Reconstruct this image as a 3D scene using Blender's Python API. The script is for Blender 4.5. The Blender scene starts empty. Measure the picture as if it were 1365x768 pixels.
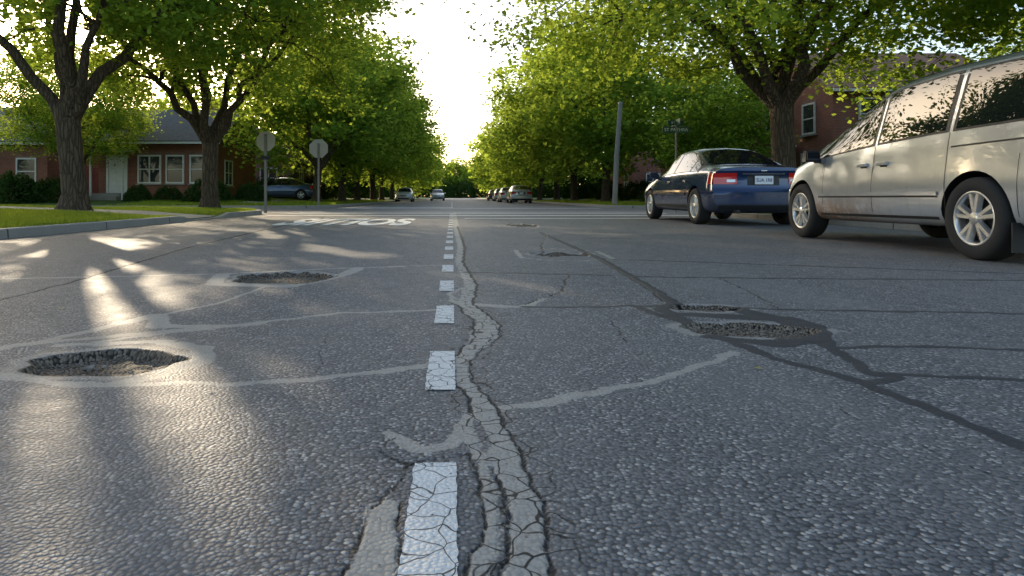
import bpy, math, random, bmesh
import numpy as np
from mathutils import Vector, Matrix
rng=np.random.default_rng(7); random.seed(7)
scene=bpy.context.scene
COL=scene.collection
SUN_AZ=math.radians(-31); SUN_EL=math.radians(16.5)
sd=np.array([math.sin(SUN_AZ)*math.cos(SUN_EL),math.cos(SUN_AZ)*math.cos(SUN_EL),math.sin(SUN_EL)])
# ------------------------------------------------------------------ helpers
def link(o,parent=None):
    COL.objects.link(o)
    if parent: o.parent=parent
    return o
def empty(name,loc=(0,0,0),rz=0,sc=1):
    o=bpy.data.objects.new(name,None); o.location=loc; o.rotation_euler=(0,0,rz); o.scale=(sc,)*3
    o.empty_display_size=.2
    return link(o)
def mesh_np(name,v,f,mats,mi=None,smooth=False,parent=None,attrs=None,obj=True):
    v=np.asarray(v,dtype=np.float32); f=np.asarray(f,dtype=np.int32)
    me=bpy.data.meshes.new(name); k=f.shape[1]; M=len(f)
    me.vertices.add(len(v)); me.vertices.foreach_set("co",v.ravel())
    me.loops.add(M*k); me.loops.foreach_set("vertex_index",f.ravel())
    me.polygons.add(M); me.polygons.foreach_set("loop_start",np.arange(0,M*k,k,dtype=np.int32))
    for m in mats: me.materials.append(m)
    if mi is not None: me.polygons.foreach_set("material_index",np.asarray(mi,dtype=np.int32))
    me.polygons.foreach_set("use_smooth",np.full(M,bool(smooth)) if np.isscalar(smooth) else np.asarray(smooth,dtype=bool))
    me.update(calc_edges=True)
    if attrs:
        for n,a in attrs.items():
            at=me.attributes.new(n,'FLOAT','POINT'); at.data.foreach_set("value",np.asarray(a,dtype=np.float32))
    if not obj: return me
    return link(bpy.data.objects.new(name,me),parent)
class MB:
    """small mixed mesh builder"""
    def __init__(s): s.v=[];s.f=[];s.m=[]
    def add(s,v,f,m=0):
        o=len(s.v); s.v+= [tuple(map(float,p)) for p in v]; s.f+=[tuple(i+o for i in q) for q in f]; s.m+=[m]*len(f)
    def box(s,c,d,m=0,rz=0,taper=1):
        cx,cy,cz=c; dx,dy,dz=[q/2 for q in d]; v=[]
        for sz in(-1,1):
            t=taper if sz>0 else 1
            for sx,sy in((-1,-1),(1,-1),(1,1),(-1,1)):
                x=sx*dx*t;y=sy*dy*t
                v.append((cx+x*math.cos(rz)-y*math.sin(rz),cy+x*math.sin(rz)+y*math.cos(rz),cz+sz*dz))
        s.add(v,[(0,3,2,1),(4,5,6,7),(0,1,5,4),(1,2,6,5),(2,3,7,6),(3,0,4,7)],m)
    def b2(s,x0,x1,y0,y1,z0,z1,m=0): s.box(((x0+x1)/2,(y0+y1)/2,(z0+z1)/2),(x1-x0,y1-y0,z1-z0),m)
    def obj(s,name,mats,parent=None,smooth=False,bevel=0):
        me=bpy.data.meshes.new(name); me.from_pydata(s.v,[],s.f)
        for m in mats: me.materials.append(m)
        for p,mi in zip(me.polygons,s.m): p.material_index=mi; p.use_smooth=smooth
        me.update(); o=link(bpy.data.objects.new(name,me),parent)
        if bevel:
            b=o.modifiers.new("b",'BEVEL'); b.width=bevel; b.segments=2; b.limit_method='ANGLE'
        return o
def grid_faces(n,m,closed=False):
    i=np.arange(n-1)[:,None]; j=np.arange(m if closed else m-1)[None,:]; j2=(j+1)%m
    return np.stack([i*m+j,i*m+j2,(i+1)*m+j2,(i+1)*m+j],-1).reshape(-1,4)
# ------------------------------------------------------------------ material helper
class NT:
    def __init__(s,name):
        s.mat=bpy.data.materials.new(name); s.mat.use_nodes=True; s.t=s.mat.node_tree; s.t.nodes.clear()
        s.out=s.n('ShaderNodeOutputMaterial')
    def n(s,ty,**k):
        x=s.t.nodes.new(ty)
        for a,b in k.items(): setattr(x,a,b)
        return x
    def set(s,sock,v):
        if isinstance(v,bpy.types.NodeSocket): s.t.links.new(v,sock)
        elif isinstance(v,(tuple,list)) and len(v)==3 and sock.type=='RGBA': sock.default_value=(*v,1)
        else: sock.default_value=v
    def math(s,op,a,b=0,c=None,clamp=False):
        x=s.n('ShaderNodeMath',operation=op,use_clamp=clamp); s.set(x.inputs[0],a); s.set(x.inputs[1],b)
        if c is not None: s.set(x.inputs[2],c)
        return x.outputs[0]
    def mix(s,f,a,b,bt='MIX'):
        x=s.n('ShaderNodeMix',data_type='RGBA',blend_type=bt); s.set(x.inputs[0],f); s.set(x.inputs[6],a); s.set(x.inputs[7],b); return x.outputs[2]
    def rng(s,v,a,b,c=0.,d=1.,smooth=True):
        x=s.n('ShaderNodeMapRange',interpolation_type='SMOOTHSTEP' if smooth else 'LINEAR'); s.set(x.inputs[0],v)
        for i,q in enumerate((a,b,c,d)): s.set(x.inputs[1+i],q)
        return x.outputs[0]
    def coord(s,kind='Object'): return s.n('ShaderNodeTexCoord').outputs[kind]
    def noise(s,vec,sc,det=4,rough=.55,out='Fac'):
        x=s.n('ShaderNodeTexNoise'); s.set(x.inputs['Vector'],vec); x.inputs['Scale'].default_value=sc; x.inputs['Detail'].default_value=det; x.inputs['Roughness'].default_value=rough
        return x.outputs[out]
    def vor(s,vec,sc,feat='F1',out='Distance'):
        x=s.n('ShaderNodeTexVoronoi',feature=feat); s.set(x.inputs['Vector'],vec); x.inputs['Scale'].default_value=sc; return x.outputs[out]
    def mapv(s,vec,scale=(1,1,1)):
        x=s.n('ShaderNodeMapping'); s.set(x.inputs[0],vec); x.inputs['Scale'].default_value=scale; return x.outputs[0]
    def warp(s,vec,sc,amt,det=2):
        nz=s.noise(vec,sc,det,.5,'Color'); a=s.n('ShaderNodeVectorMath',operation='SUBTRACT'); s.set(a.inputs[0],nz); a.inputs[1].default_value=(.5,.5,.5)
        b=s.n('ShaderNodeVectorMath',operation='SCALE'); s.set(b.inputs[0],a.outputs[0]); b.inputs['Scale'].default_value=amt
        c=s.n('ShaderNodeVectorMath',operation='ADD'); s.set(c.inputs[0],vec); s.set(c.inputs[1],b.outputs[0]); return c.outputs[0]
    def attr(s,name): return s.n('ShaderNodeAttribute',attribute_name=name).outputs['Fac']
    def bump(s,h,st=.5,dist=.01,nrm=None):
        x=s.n('ShaderNodeBump'); x.inputs['Strength'].default_value=st; x.inputs['Distance'].default_value=dist; s.set(x.inputs['Height'],h)
        if nrm is not None: s.set(x.inputs['Normal'],nrm)
        return x.outputs[0]
    def pbr(s,col,rough=.6,metal=0,nrm=None,spec=.5,coat=0):
        p=s.n('ShaderNodeBsdfPrincipled'); s.set(p.inputs['Base Color'],col); s.set(p.inputs['Roughness'],rough); s.set(p.inputs['Metallic'],metal)
        s.set(p.inputs['Specular IOR Level'],spec); p.inputs['Coat Weight'].default_value=coat; p.inputs['Coat Roughness'].default_value=.03
        if nrm is not None: s.set(p.inputs['Normal'],nrm)
        s.t.links.new(p.outputs[0],s.out.inputs[0]); return s.mat
def simple(name,col,rough=.6,metal=0,spec=.5,coat=0,var=.15,sc=6,bump=0,rv=.05):
    t=NT(name); c=t.coord(); nz=t.noise(c,sc,3)
    cc=t.mix(nz,tuple(q*(1-var) for q in col),tuple(min(1,q*(1+var)) for q in col))
    r=t.rng(nz,.3,.7,max(0.0,rough-rv),min(1,rough+rv))
    nn=t.bump(t.noise(c,sc*12,2),bump,.005) if bump else None
    return t.pbr(cc,r,metal,nn,spec,coat)
# --- asphalt
def asphalt(name,detail=True):
    t=NT(name); c=t.coord()
    v=t.n('ShaderNodeTexVoronoi',feature='F1'); v.voronoi_dimensions='2D'; t.set(v.inputs['Vector'],c); v.inputs['Scale'].default_value=108
    cell=v.outputs['Color']; dist=v.outputs['Distance']
    sep=t.n('ShaderNodeSeparateColor'); t.set(sep.inputs[0],cell); rnd=sep.outputs[0]
    big=t.noise(t.mapv(c,(1.3,.45,1)),.9,4,.62); med=t.noise(c,9,3,.6)
    lo=t.mix(rnd,(.085,.086,.090),(.24,.239,.242))
    lo=t.mix(t.rng(rnd,.80,1.),lo,(.50,.485,.455))
    col=t.mix(t.rng(dist,.38,.70),lo,(.034,.034,.037))
    col=t.mix(t.rng(big,.35,.7,0,.5),col,(.20,.195,.188))
    col=t.mix(t.rng(med,.4,.7,0,.25),col,(.075,.075,.08))
    hgt=t.math('MULTIPLY',t.rng(dist,.75,.15),t.math('ADD',t.math('MULTIPLY',rnd,.8),.3))
    if not detail:
        return t.pbr(col,.72,0,t.bump(hgt,.5,.006))
    nf=t.math('SUBTRACT',t.noise(c,42,3,.65),.5); nm=t.math('SUBTRACT',med,.5)
    def sdf(nm_,a,b,sh=0):
        return t.math('SUBTRACT',t.math('ADD',t.math('ADD',t.attr(nm_),t.math('MULTIPLY',nf,a)),t.math('MULTIPLY',nm,b)),sh)
    seal=t.rng(sdf('seal',.014,.018,.003),.003,-.001); tar=t.rng(sdf('tar',.010,.012,.005),.003,-.001)
    crack=t.rng(sdf('crack',.010,.010,.0005),.0030,-.0010); hs=sdf('hole',.012,.016); hole=t.rng(hs,.005,-.003)
    rim=t.math('MULTIPLY',t.rng(hs,.003,.007),t.rng(hs,.05,.030))
    w2=t.warp(c,9,.09); ve=t.vor(w2,15,'DISTANCE_TO_EDGE')
    dm=t.rng(t.math('ADD',t.attr('damage'),t.math('MULTIPLY',nm,.5)),.3,.6)
    al=t.math('MULTIPLY',t.rng(ve,.040,.014),dm)
    crack=t.math('MAXIMUM',crack,al)
    sm=t.noise(c,34,4,.7)
    sealc=t.mix(sm,(.21,.197,.172),(.46,.435,.385)); sealc=t.mix(t.rng(dist,.4,.7,0,.35),sealc,(.11,.10,.09))
    tarc=t.mix(sm,(.013,.013,.015),(.042,.042,.046))
    col=t.mix(t.math('MULTIPLY',dm,.3),col,(.19,.182,.17))
    col=t.mix(t.math('MULTIPLY',rim,.75),col,sealc)
    col=t.mix(seal,col,sealc); col=t.mix(t.math('MULTIPLY',tar,.95),col,tarc)
    gcol=t.mix(rnd,(.05,.042,.034),(.26,.215,.165)); gcol=t.mix(t.rng(dist,.4,.7),gcol,(.02,.017,.014))
    col=t.mix(hole,col,gcol)
    dirt=t.math('MULTIPLY',t.attr('dirt'),t.rng(t.noise(c,3.2,5,.7),.42,.65))
    col=t.mix(t.math('MULTIPLY',dirt,.7),col,(.22,.165,.11))
    col=t.mix(crack,col,(.009,.009,.009))
    cover=t.math('MAXIMUM',t.rng(t.attr('seal'),.002,-.002),t.rng(t.attr('tar'),.004,.0))
    h=t.math('MULTIPLY',hgt,t.math('SUBTRACT',1,t.math('MULTIPLY',cover,.65)))
    h=t.math('ADD',h,t.math('MULTIPLY',cover,.5))
    rough=t.math('ADD',.50,t.math('MULTIPLY',med,.25))
    spec=t.math('MULTIPLY',t.math('SUBTRACT',1,t.math('MULTIPLY',hole,.9)),.5)
    return t.pbr(col,rough,0,t.bump(h,.8,.005),spec)
M_road=asphalt("asphalt_road"); M_asph2=asphalt("asphalt_plain",False)
# --- paint
t=NT("road_paint"); c=t.coord(); w=t.warp(c,9,.09)
e=t.vor(w,17,'DISTANCE_TO_EDGE'); nz=t.noise(c,60,4,.7); v=t.n('ShaderNodeTexVoronoi'); v.voronoi_dimensions='2D'; t.set(v.inputs['Vector'],c); v.inputs['Scale'].default_value=108; v=v.outputs['Distance']
worn=t.math('MAXIMUM',t.rng(e,.030,.010),t.rng(nz,.64,.70))
col=t.mix(t.noise(c,18,3),(.62,.61,.58),(.82,.81,.78)); col=t.mix(t.rng(v,.5,.8,0,.45),col,(.40,.39,.38)); col=t.mix(worn,col,(.06,.06,.06))
M_paint=t.pbr(col,.6,0,t.bump(t.math('SUBTRACT',t.rng(v,.7,.1),t.math('MULTIPLY',worn,2.5)),.6,.004))
t=NT("road_paint_worn"); c=t.coord()
worn=t.rng(t.noise(c,14,5,.75),.56,.68); col=t.mix(worn,(.82,.81,.78),(.20,.20,.20)); M_paint2=t.pbr(col,.6)
# --- concrete, grass, bark, leaves
t=NT("concrete"); c=t.coord(); a=t.noise(c,2.5,5,.65); b=t.noise(c,60,3,.7)
col=t.mix(a,(.22,.205,.18),(.40,.375,.335)); col=t.mix(t.rng(b,.45,.75,0,.5),col,(.16,.145,.125))
y=t.n('ShaderNodeSeparateXYZ'); t.set(y.inputs[0],c); fy=t.math('FRACT',t.math('MULTIPLY',y.outputs[1],.42)); jt=t.rng(t.math('ABSOLUTE',t.math('SUBTRACT',fy,.5)),.008,.003)
col=t.mix(jt,col,(.05,.045,.04)); M_conc=t.pbr(col,.85,0,t.bump(b,.5,.004))
t=NT("lawn_soil"); c=t.coord(); a=t.noise(c,1.3,5,.65); b=t.noise(c,45,3,.8)
col=t.mix(a,(.055,.11,.018),(.11,.17,.032)); col=t.mix(t.rng(b,.45,.7,0,.6),col,(.04,.07,.014)); M_lawn=t.pbr(col,.9,0,t.bump(b,1,.03),.2)
def leafmat(name,dark,light,trans,tf=.5):
    t=NT(name); lv=t.attr('lv')
    d=t.n('ShaderNodeBsdfDiffuse'); t.set(d.inputs[0],t.mix(lv,dark,light))
    tr=t.n('ShaderNodeBsdfTranslucent'); t.set(tr.inputs[0],t.mix(lv,tuple(q*.55 for q in trans),trans))
    m=t.n('ShaderNodeMixShader'); m.inputs[0].default_value=tf; t.t.links.new(d.outputs[0],m.inputs[1]); t.t.links.new(tr.outputs[0],m.inputs[2])
    t.t.links.new(m.outputs[0],t.out.inputs[0]); return t.mat
M_leaf=leafmat("maple_leaves",(.042,.11,.020),(.115,.22,.04),(.62,.78,.085),.5)
M_shrub=leafmat("shrub_leaves",(.022,.05,.014),(.055,.10,.028),(.09,.16,.025),.25)
M_grass=leafmat("grass_blades",(.06,.135,.018),(.14,.22,.04),(.52,.62,.07),.5)
t=NT("bark"); c=t.coord(); m=t.mapv(c,(9,9,1.6)); a=t.noise(m,1.6,5,.7); v=t.vor(t.warp(m,2,.5),1.5,'DISTANCE_TO_EDGE')
col=t.mix(a,(.06,.043,.03),(.18,.135,.095)); col=t.mix(t.rng(v,.12,.0,0,.7),col,(.025,.018,.013)); M_bark=t.pbr(col,.9,0,t.bump(t.math('ADD',a,t.rng(v,0,.25)),1,.04),.2)
def brickmat(name,c1,c2,mortar):
    t=NT(name); c=t.coord(); s=t.n('ShaderNodeSeparateXYZ'); t.set(s.inputs[0],c); cb=t.n('ShaderNodeCombineXYZ')
    t.set(cb.inputs[0],t.math('ADD',s.outputs[0],s.outputs[1])); t.set(cb.inputs[1],s.outputs[2])
    b=t.n('ShaderNodeTexBrick'); t.set(b.inputs['Vector'],cb.outputs[0]); b.inputs['Scale'].default_value=1
    b.inputs['Brick Width'].default_value=.22; b.inputs['Row Height'].default_value=.075; b.inputs['Mortar Size'].default_value=.008
    b.inputs['Color1'].default_value=(*c1,1); b.inputs['Color2'].default_value=(*c2,1); b.inputs['Mortar'].default_value=(*mortar,1)
    col=t.mix(t.rng(t.noise(c,1.2,4),.3,.8,0,.45),b.outputs[0],(.13,.065,.05)); return t.pbr(col,.88,0,t.bump(b.outputs[1],-.4,.01),.25)
M_brick=brickmat("red_brick",(.34,.105,.06),(.25,.08,.05),(.28,.22,.18)); M_brick2=brickmat("brown_brick",(.30,.14,.09),(.22,.10,.07),(.30,.25,.21))
def shingle(name,c1,c2):
    t=NT(name); c=t.coord(); s=t.n('ShaderNodeSeparateXYZ'); t.set(s.inputs[0],c); r=t.math('FRACT',t.math('MULTIPLY',s.outputs[2],9)); v=t.n('ShaderNodeTexVoronoi'); t.set(v.inputs[0],t.mapv(c,(4,4,9))); sp=t.n('ShaderNodeSeparateColor'); t.set(sp.inputs[0],v.outputs['Color'])
    col=t.mix(sp.outputs[0],c1,c2); col=t.mix(t.rng(r,.85,1,0,.6),col,(.02,.02,.02)); return t.pbr(col,.9,0,None,.2)
M_roofg=shingle("grey_shingle",(.09,.088,.09),(.16,.155,.15)); M_roofb=shingle("blue_shingle",(.06,.08,.15),(.10,.13,.21)); M_roofo=shingle("brown_shingle",(.22,.12,.08),(.32,.18,.12))
M_white=simple("white_trim",(.70,.68,.63),.5); M_wglass=simple("window_glass",(.04,.045,.05),.04,0,.8,0,.3,1.2,0,.03)
M_black=simple("black_plastic",(.012,.012,.013),.5); M_rubber=simple("tyre_rubber",(.028,.027,.026),.8,0,.3,0,.3,20,.3)
M_glass=simple("car_glass",(.010,.012,.013),.005,0,.45,0,.2,2,0,.004); M_alloy=simple("alloy",(.60,.60,.59),.32,.8,.5,0,.1,14); M_dkmetal=simple("dark_rim",(.03,.03,.03),.6,.3)
M_red=simple("tail_lamp_red",(.60,.012,.012),.12,0,.6,.8); M_lens=simple("clear_lens",(.55,.56,.58),.08,.5,.6,.8); M_amber=simple("amber_lens",(.6,.2,.02),.15,0,.6,.6)
M_chrome=simple("chrome",(.7,.7,.7),.12,1); M_plate=simple("plate_white",(.76,.77,.78),.4); M_ink=simple("plate_ink",(.03,.05,.16),.5)
M_galv=simple("galvanised_steel",(.22,.21,.19),.5,.3,.5,0,.2,5); M_signback=simple("sign_back_aluminium",(.42,.385,.32),.55,.1,.5,0,.15,4); M_stopred=simple("sign_red",(.45,.02,.02),.45)
M_green=simple("sign_green",(.012,.075,.045),.45); M_pole=simple("weathered_pole",(.26,.25,.23),.85,0,.3,0,.2,3,.3)
M_stone=simple("gravel_stone",(.24,.21,.18),.85,0,.3,0,.4,40); M_dry=simple("dry_leaf",(.30,.26,.08),.7)
# ------------------------------------------------------------------ terrain
XL,XR,YN,YF=-5.8,7.4,22.0,29.0
def sdf_block(x,y,b):
    side,far=b; r=3.0
    a=(x-XL) if side<0 else (XR-x)
    q=(YF-y) if far else (y-YN)
    a=a+r; q=q+r
    return np.hypot(np.maximum(a,0),np.maximum(q,0))+np.minimum(np.maximum(a,q),0)-r
def ramp(x,y): return np.clip(1-np.abs(y-15.2)/1.5,0,1)
def ground_h(x,y,b):
    d=-sdf_block(x,y,b); h=.125+.032*np.clip(d-.3,0,10)+.012*np.sin(x*.9+1)*np.cos(y*.7)*np.clip(d-.3,0,1)
    if b==(-1,0):
        k=np.clip(ramp(x,y)*2,0,1)*np.clip(1-(d-.1)/1.8,0,1); h=h*(1-k)+.035*k
    return h
def GZ(x,y):
    b=(-1 if x<0 else 1, 1 if y>25 else 0); return float(ground_h(np.array(x*1.0),np.array(y*1.0),b))
mb=MB(); mb.add([(-900,-300,-.12),(900,-300,-.12),(900,1500,-.12),(-900,1500,-.12)],[(0,1,2,3)]); mb.obj("ground",[M_lawn])
mb=MB(); mb.add([(-90,17,-.006),(90,17,-.006),(90,34,-.006),(-90,34,-.006)],[(0,1,2,3)]); mb.obj("cross_street",[M_asph2])
for b in [(-1,0),(-1,1),(1,0),(1,1)]:
    side,far=b
    if side<0: xs=np.concatenate([np.linspace(-90,-24,20),np.linspace(-23.5,XL,72)])
    else: xs=np.concatenate([np.linspace(XR,25,72),np.linspace(26,90,20)])
    ys=np.concatenate([np.linspace(YF,45,64),np.linspace(46,500,60)]) if far else np.linspace(-8,YN,110)
    X,Y=np.meshgrid(xs,ys,indexing='ij'); 
    tgt=-.14
    for _ in range(3):
        d=sdf_block(X,Y,b); e=1e-3
        gx=(sdf_block(X+e,Y,b)-d)/e; gy=(sdf_block(X,Y+e,b)-d)/e
        mv=np.where(d>tgt,d-tgt,0); X=X-gx*mv; Y=Y-gy*mv
    Z=ground_h(X,Y,b)-.01
    v=np.stack([X,Y,Z],-1).reshape(-1,3); f=grid_faces(len(xs),len(ys))[:,::-1]
    a=v[f]; ar=np.linalg.norm(np.cross(a[:,2]-a[:,0],a[:,3]-a[:,1]),axis=1); f=f[ar>1e-5]
    mesh_np("lawn",v,f,[M_lawn],smooth=True)
    xe=XL if side<0 else XR; yc=YF if far else YN; sg=-1 if side<0 else 1; yy=1 if far else -1
    pts=[]; far_end=500 if far else -8; n=120
    for k in range(n): 
        tt=k/n; pts.append((xe,far_end+(yc+yy*3-far_end)*(tt if not far else 1-(1-tt)**3)))
    for k in range(13):
        a_=k/12*math.pi/2; pts.append((xe+sg*3-sg*3*math.cos(a_),yc+yy*3-yy*3*math.sin(a_)))
    for k in range(1,30): pts.append((xe+sg*(3+k*2.8),yc))
    P=np.array(pts); T=np.gradient(P,axis=0); T/=np.linalg.norm(T,axis=1)[:,None]; Nn=np.stack([-T[:,1],T[:,0]],1)
    inside=sdf_block(P[:,0]+Nn[:,0]*.5,P[:,1]+Nn[:,1]*.5,b); Nn*=np.where(inside<0,1,-1)[:,None]
    prof=[(0,-.05),(.012,.115),(.03,.128),(.155,.130),(.165,.05)]
    vv=[]
    for i,p in enumerate(P):
        hk=1.0
        if b==(-1,0): hk=1-.75*min(1,2*float(ramp(0,np.array(p[1])))) if abs(p[0]-XL)<.1 else 1
        for o,z in prof:
            vv.append((p[0]+Nn[i,0]*o,p[1]+Nn[i,1]*o,z*hk if z>0 else z))
    mesh_np("kerb",vv,grid_faces(len(P),len(prof)),[M_conc],smooth=False)
def walk(name,x0,x1,y0,y1,b,off=.012):
    xs=np.linspace(x0,x1,max(2,int(abs(x1-x0)/.4)+2)); ys=np.linspace(y0,y1,max(2,int(abs(y1-y0)/.4)+2))
    X,Y=np.meshgrid(xs,ys,indexing='ij'); Z=ground_h(X,Y,b)+off
    mesh_np(name,np.stack([X,Y,Z],-1).reshape(-1,3),grid_faces(len(xs),len(ys))[:,::-1],[M_conc],smooth=True)
walk("walkway",-12.5,-5.97,14.3,16.1,(-1,0))
walk("sidewalk",-14.0,-12.5,-8,19,(-1,0),.016)
walk("sidewalk",-11.0,-9.6,32,200,(-1,1)); walk("sidewalk",10.6,12.0,-8,19,(1,0)); walk("sidewalk",10.6,12.0,32,200,(1,1))
walk("driveway",-24,-9,40.5,43.5,(-1,1),.03)
# ------------------------------------------------------------------ road mesh
ys=[-6.0]
while ys[-1]<.4: ys.append(ys[-1]+(.3 if ys[-1]<0 else .03))
while ys[-1]<420: ys.append(ys[-1]+.0033*(1+.6*ys[-1]**2) if ys[-1]<12 else ys[-1]*1.03)
ys=np.array(ys)
xs=[0.0]
while xs[-1]<XR: xs.append(xs[-1]+(.0062 if xs[-1]<1.75 else .0062+(xs[-1]-1.75)*.012))
xr=np.array(xs); xr=xr*(XR/xr[-1]); xl=-np.array([q for q in xs if q<-XL]); xl[-1]=XL
xs=np.concatenate([xl[::-1],xr[1:]])
X,Y=np.meshgrid(xs,ys,indexing='ij'); X=X.ravel(); Y=Y.ravel()
def wob(x,y,s,a,ph):
    return a*(np.sin(x*s+ph)*np.cos(y*s*1.3+ph*2)+.5*np.sin(x*s*2.3+y*s*1.9+ph)+.3*np.sin(y*s*4.1-x*s*3.3+ph*3))
WX=X+wob(X,Y,14,.007,1.)+wob(X,Y,45,.003,2.); WY=Y+wob(X,Y,11,.012,4.)+wob(X,Y,39,.004,5.)
def polyd(pts,hw,cur):
    pts=np.array(pts,float)
    hw=np.broadcast_to(np.array(hw,float),(len(pts),))
    for i in range(len(pts)-1):
        a,b=pts[i],pts[i+1]; m=.5
        lo=np.minimum(a,b)-m; hi=np.maximum(a,b)+m
        sel=np.nonzero((X>lo[0])&(X<hi[0])&(Y>lo[1])&(Y<hi[1]))[0]
        if len(sel)==0: continue
        px=WX[sel]-a[0]; py=WY[sel]-a[1]; d=b-a; L2=max(1e-9,d@d)
        t_=np.clip((px*d[0]+py*d[1])/L2,0,1); dd=np.hypot(px-t_*d[0],py-t_*d[1])-(hw[i]*(1-t_)+hw[i+1]*t_)
        cur[sel]=np.minimum(cur[sel],dd)
seal=np.full(X.shape,.5); tar=seal.copy(); crack=seal.copy(); hole=seal.copy(); dmg=seal.copy()
centre=[(.105,.70),(.108,.924),(.130,1.09),(.118,1.306),(.09,1.62),(.038,1.885),(.023,2.144),(.1375,2.487),(.154,2.78),(.065,3.27),(.117,3.96),(.056,5.3),(.097,6.87),(.058,12.3),(.06,22)]
polyd(centre,[.024,.024,.025,.026,.026,.021,.022,.040,.042,.036,.034,.032,.036,.05,.06],seal)
polyd([(.045,.70),(.048,.95),(.066,1.15),(.07,1.32)],[.013,.012,.011,.006],seal)
polyd([(.072,1.652),(-.005,1.425),(-.078,1.383),(-.1445,1.479)],[.015,.018,.019,.014],seal)
polyd([(.072,1.66),(.03,1.50),(.05,1.38),(.09,1.32)],[.012,.010,.010,.012],seal)
polyd([(.065,3.27),(.24,3.2),(.36,3.16),(.50,3.45)],[.03,.035,.024,.016],seal)
polyd([(.15,2.78),(.09,2.6),(.06,2.35),(.02,2.14)],[.015,.012,.012,.012],seal)
polyd([(.11,3.96),(-.02,3.6),(.02,3.27)],[.015,.012,.015],seal)
polyd([(.02,2.1),(-.081,2.078),(-.372,1.94),(-.667,1.87),(-.993,1.863),(-1.286,1.908),(-1.49,2.0),(-1.7,2.15),(-1.62,2.36),(-1.317,2.527),(-.851,2.75)],[.012,.022,.018,.015,.018,.02,.035,.035,.026,.022,.03],seal)
polyd([(-1.547,2.42),(-1.368,2.96),(-1.25,2.7),(-.9,2.72)],[.02,.04,.04,.02],seal)
polyd([(-.011,3.1),(-.539,3.0),(-.963,2.70),(-1.348,2.42)],[.013,.015,.02,.018],seal)
polyd([(-.84,2.144),(-.90,2.30),(-1.1,2.42),(-1.45,2.35)],[.04,.035,.025,.025],seal)
polyd([(-.84,2.144),(-.9,1.95),(-1.0,1.87)],[.035,.025,.025],seal)
polyd([(.119,1.635),(.322,1.744),(.627,1.924),(.997,2.248)],[.018,.014,.014,.015],seal)
polyd([(-.72,4.9),(-.76,4.5),(-1.0,3.9),(-1.5,4.0),(-1.62,4.5)],.05,seal)
polyd([(-.02,5.14),(-.88,4.87),(-1.62,4.54),(-3.0,4.25)],.024,seal)
polyd([(-.125,.90),(-.115,1.13)],[.035,.025],seal)
polyd([(-1.14,3.9),(-1.2,3.3),(-1.36,2.95)],[.012,.010,.014],seal)
polyd([(.65,6.6),(.62,5.7),(1.0,5.4),(1.42,5.6),(1.45,6.4),(1.0,6.8),(.65,6.6)],.02,seal)
# dark tar
polyd([(1.34,9.74),(1.305,5.63),(1.194,3.8),(1.142,3.27),(1.016,3.117),(1.044,2.487),(1.1025,2.144),(1.213,1.885),(1.2586,1.404),(1.27,1.0)],[.028,.028,.024,.030,.032,.024,.019,.020,.018,.018],tar)
polyd([(1.40,3.05),(1.50,2.78),(1.374,2.303),(1.30,1.98),(1.7106,1.908),(2.3,1.87),(3.4,1.8)],[.05,.08,.02,.016,.013,.012,.012],tar)
polyd([(1.05,2.98),(1.25,2.92),(1.5,2.86)],[.04,.05,.07],tar)
polyd([(1.0,2.5),(1.2,2.38),(1.4,2.45),(1.5,2.7)],[.03,.04,.045,.07],tar)
polyd([(.92,3.15),(1.0,2.8),(1.04,2.5)],[.02,.02,.025],tar)
polyd([(1.213,1.885),(1.3625,1.94)],.018,tar)
polyd([(.36,3.159),(1.0435,3.2),(1.628,3.096),(2.687,2.997),(3.8,2.96),(7,2.9)],.016,tar)
polyd([(.0926,4.63),(.83,4.495),(1.51,4.33),(3.74,4.17),(7,4.1)],.022,tar)
polyd([(1.305,5.63),(2.426,5.19),(4.07,4.54),(6,4.3)],.026,tar)
polyd([(1.374,2.303),(1.75,2.35),(2.3,2.2),(3.1,2.25)],[.016,.012,.010,.008],tar)
polyd([(-5.8,7.9),(-3,8.3),(0,8.6),(3,8.2),(7.4,8.5)],.03,tar)
# cracks
polyd([(.025,.7),(.0265,.924),(.05,1.092),(.055,1.25),(.036,1.383),(-.0886,1.3),(-.1177,1.205),(-.150,1.032),(-.162,.924),(-.16,.7)],.0024,crack)
polyd([(.072,.7),(.076,.93),(.093,1.1),(.088,1.3)],.0024,crack)
polyd([(.140,.72),(.140,.924),(.162,1.09),(.15,1.30),(.12,1.62),(.066,1.885),(.055,2.144),(.185,2.487),(.202,2.78),(.105,3.27),(.155,3.96),(.09,5.3),(.135,6.87),(.1,12)],[.003]*8+[.004,.006,.007,.010,.014,.02],crack)
polyd([(.058,1.62),(.008,1.885),(-.006,2.144),(.085,2.487),(.095,2.78),(.015,3.27)],.004,crack)
polyd([(-.0886,1.3),(-.15,1.36),(-.13,1.45)],.002,crack)
polyd([(-.08,.92),(-.09,1.15)],.002,crack)
polyd([(.83,4.495),(.72,4.1),(.642,3.71),(.36,3.25)],.007,crack)
polyd([(-2.40,1.5),(-2.40,3.39),(-2.448,4.137),(-2.855,6.875),(-3.23,12.3),(-3.4,17)],[.006,.008,.012,.018,.035,.05],crack)
polyd([(1.28,5.63),(1.17,3.8),(1.1,3.27)],.008,crack)
polyd([(1.1,3.27),(1.3,3.12),(1.45,3.15)],.010,crack)
polyd([(1.45,9.7),(1.0,7.2),(.9,6.3)],.010,crack)
polyd([(1.09,2.0),(1.0,1.6),(1.08,1.2)],.0005,crack); polyd([(1.5,2.7),(1.8,2.5),(2.2,2.52)],.003,crack); polyd([(1.8,4.3),(1.72,3.7),(1.6,3.1)],.005,crack)
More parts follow.
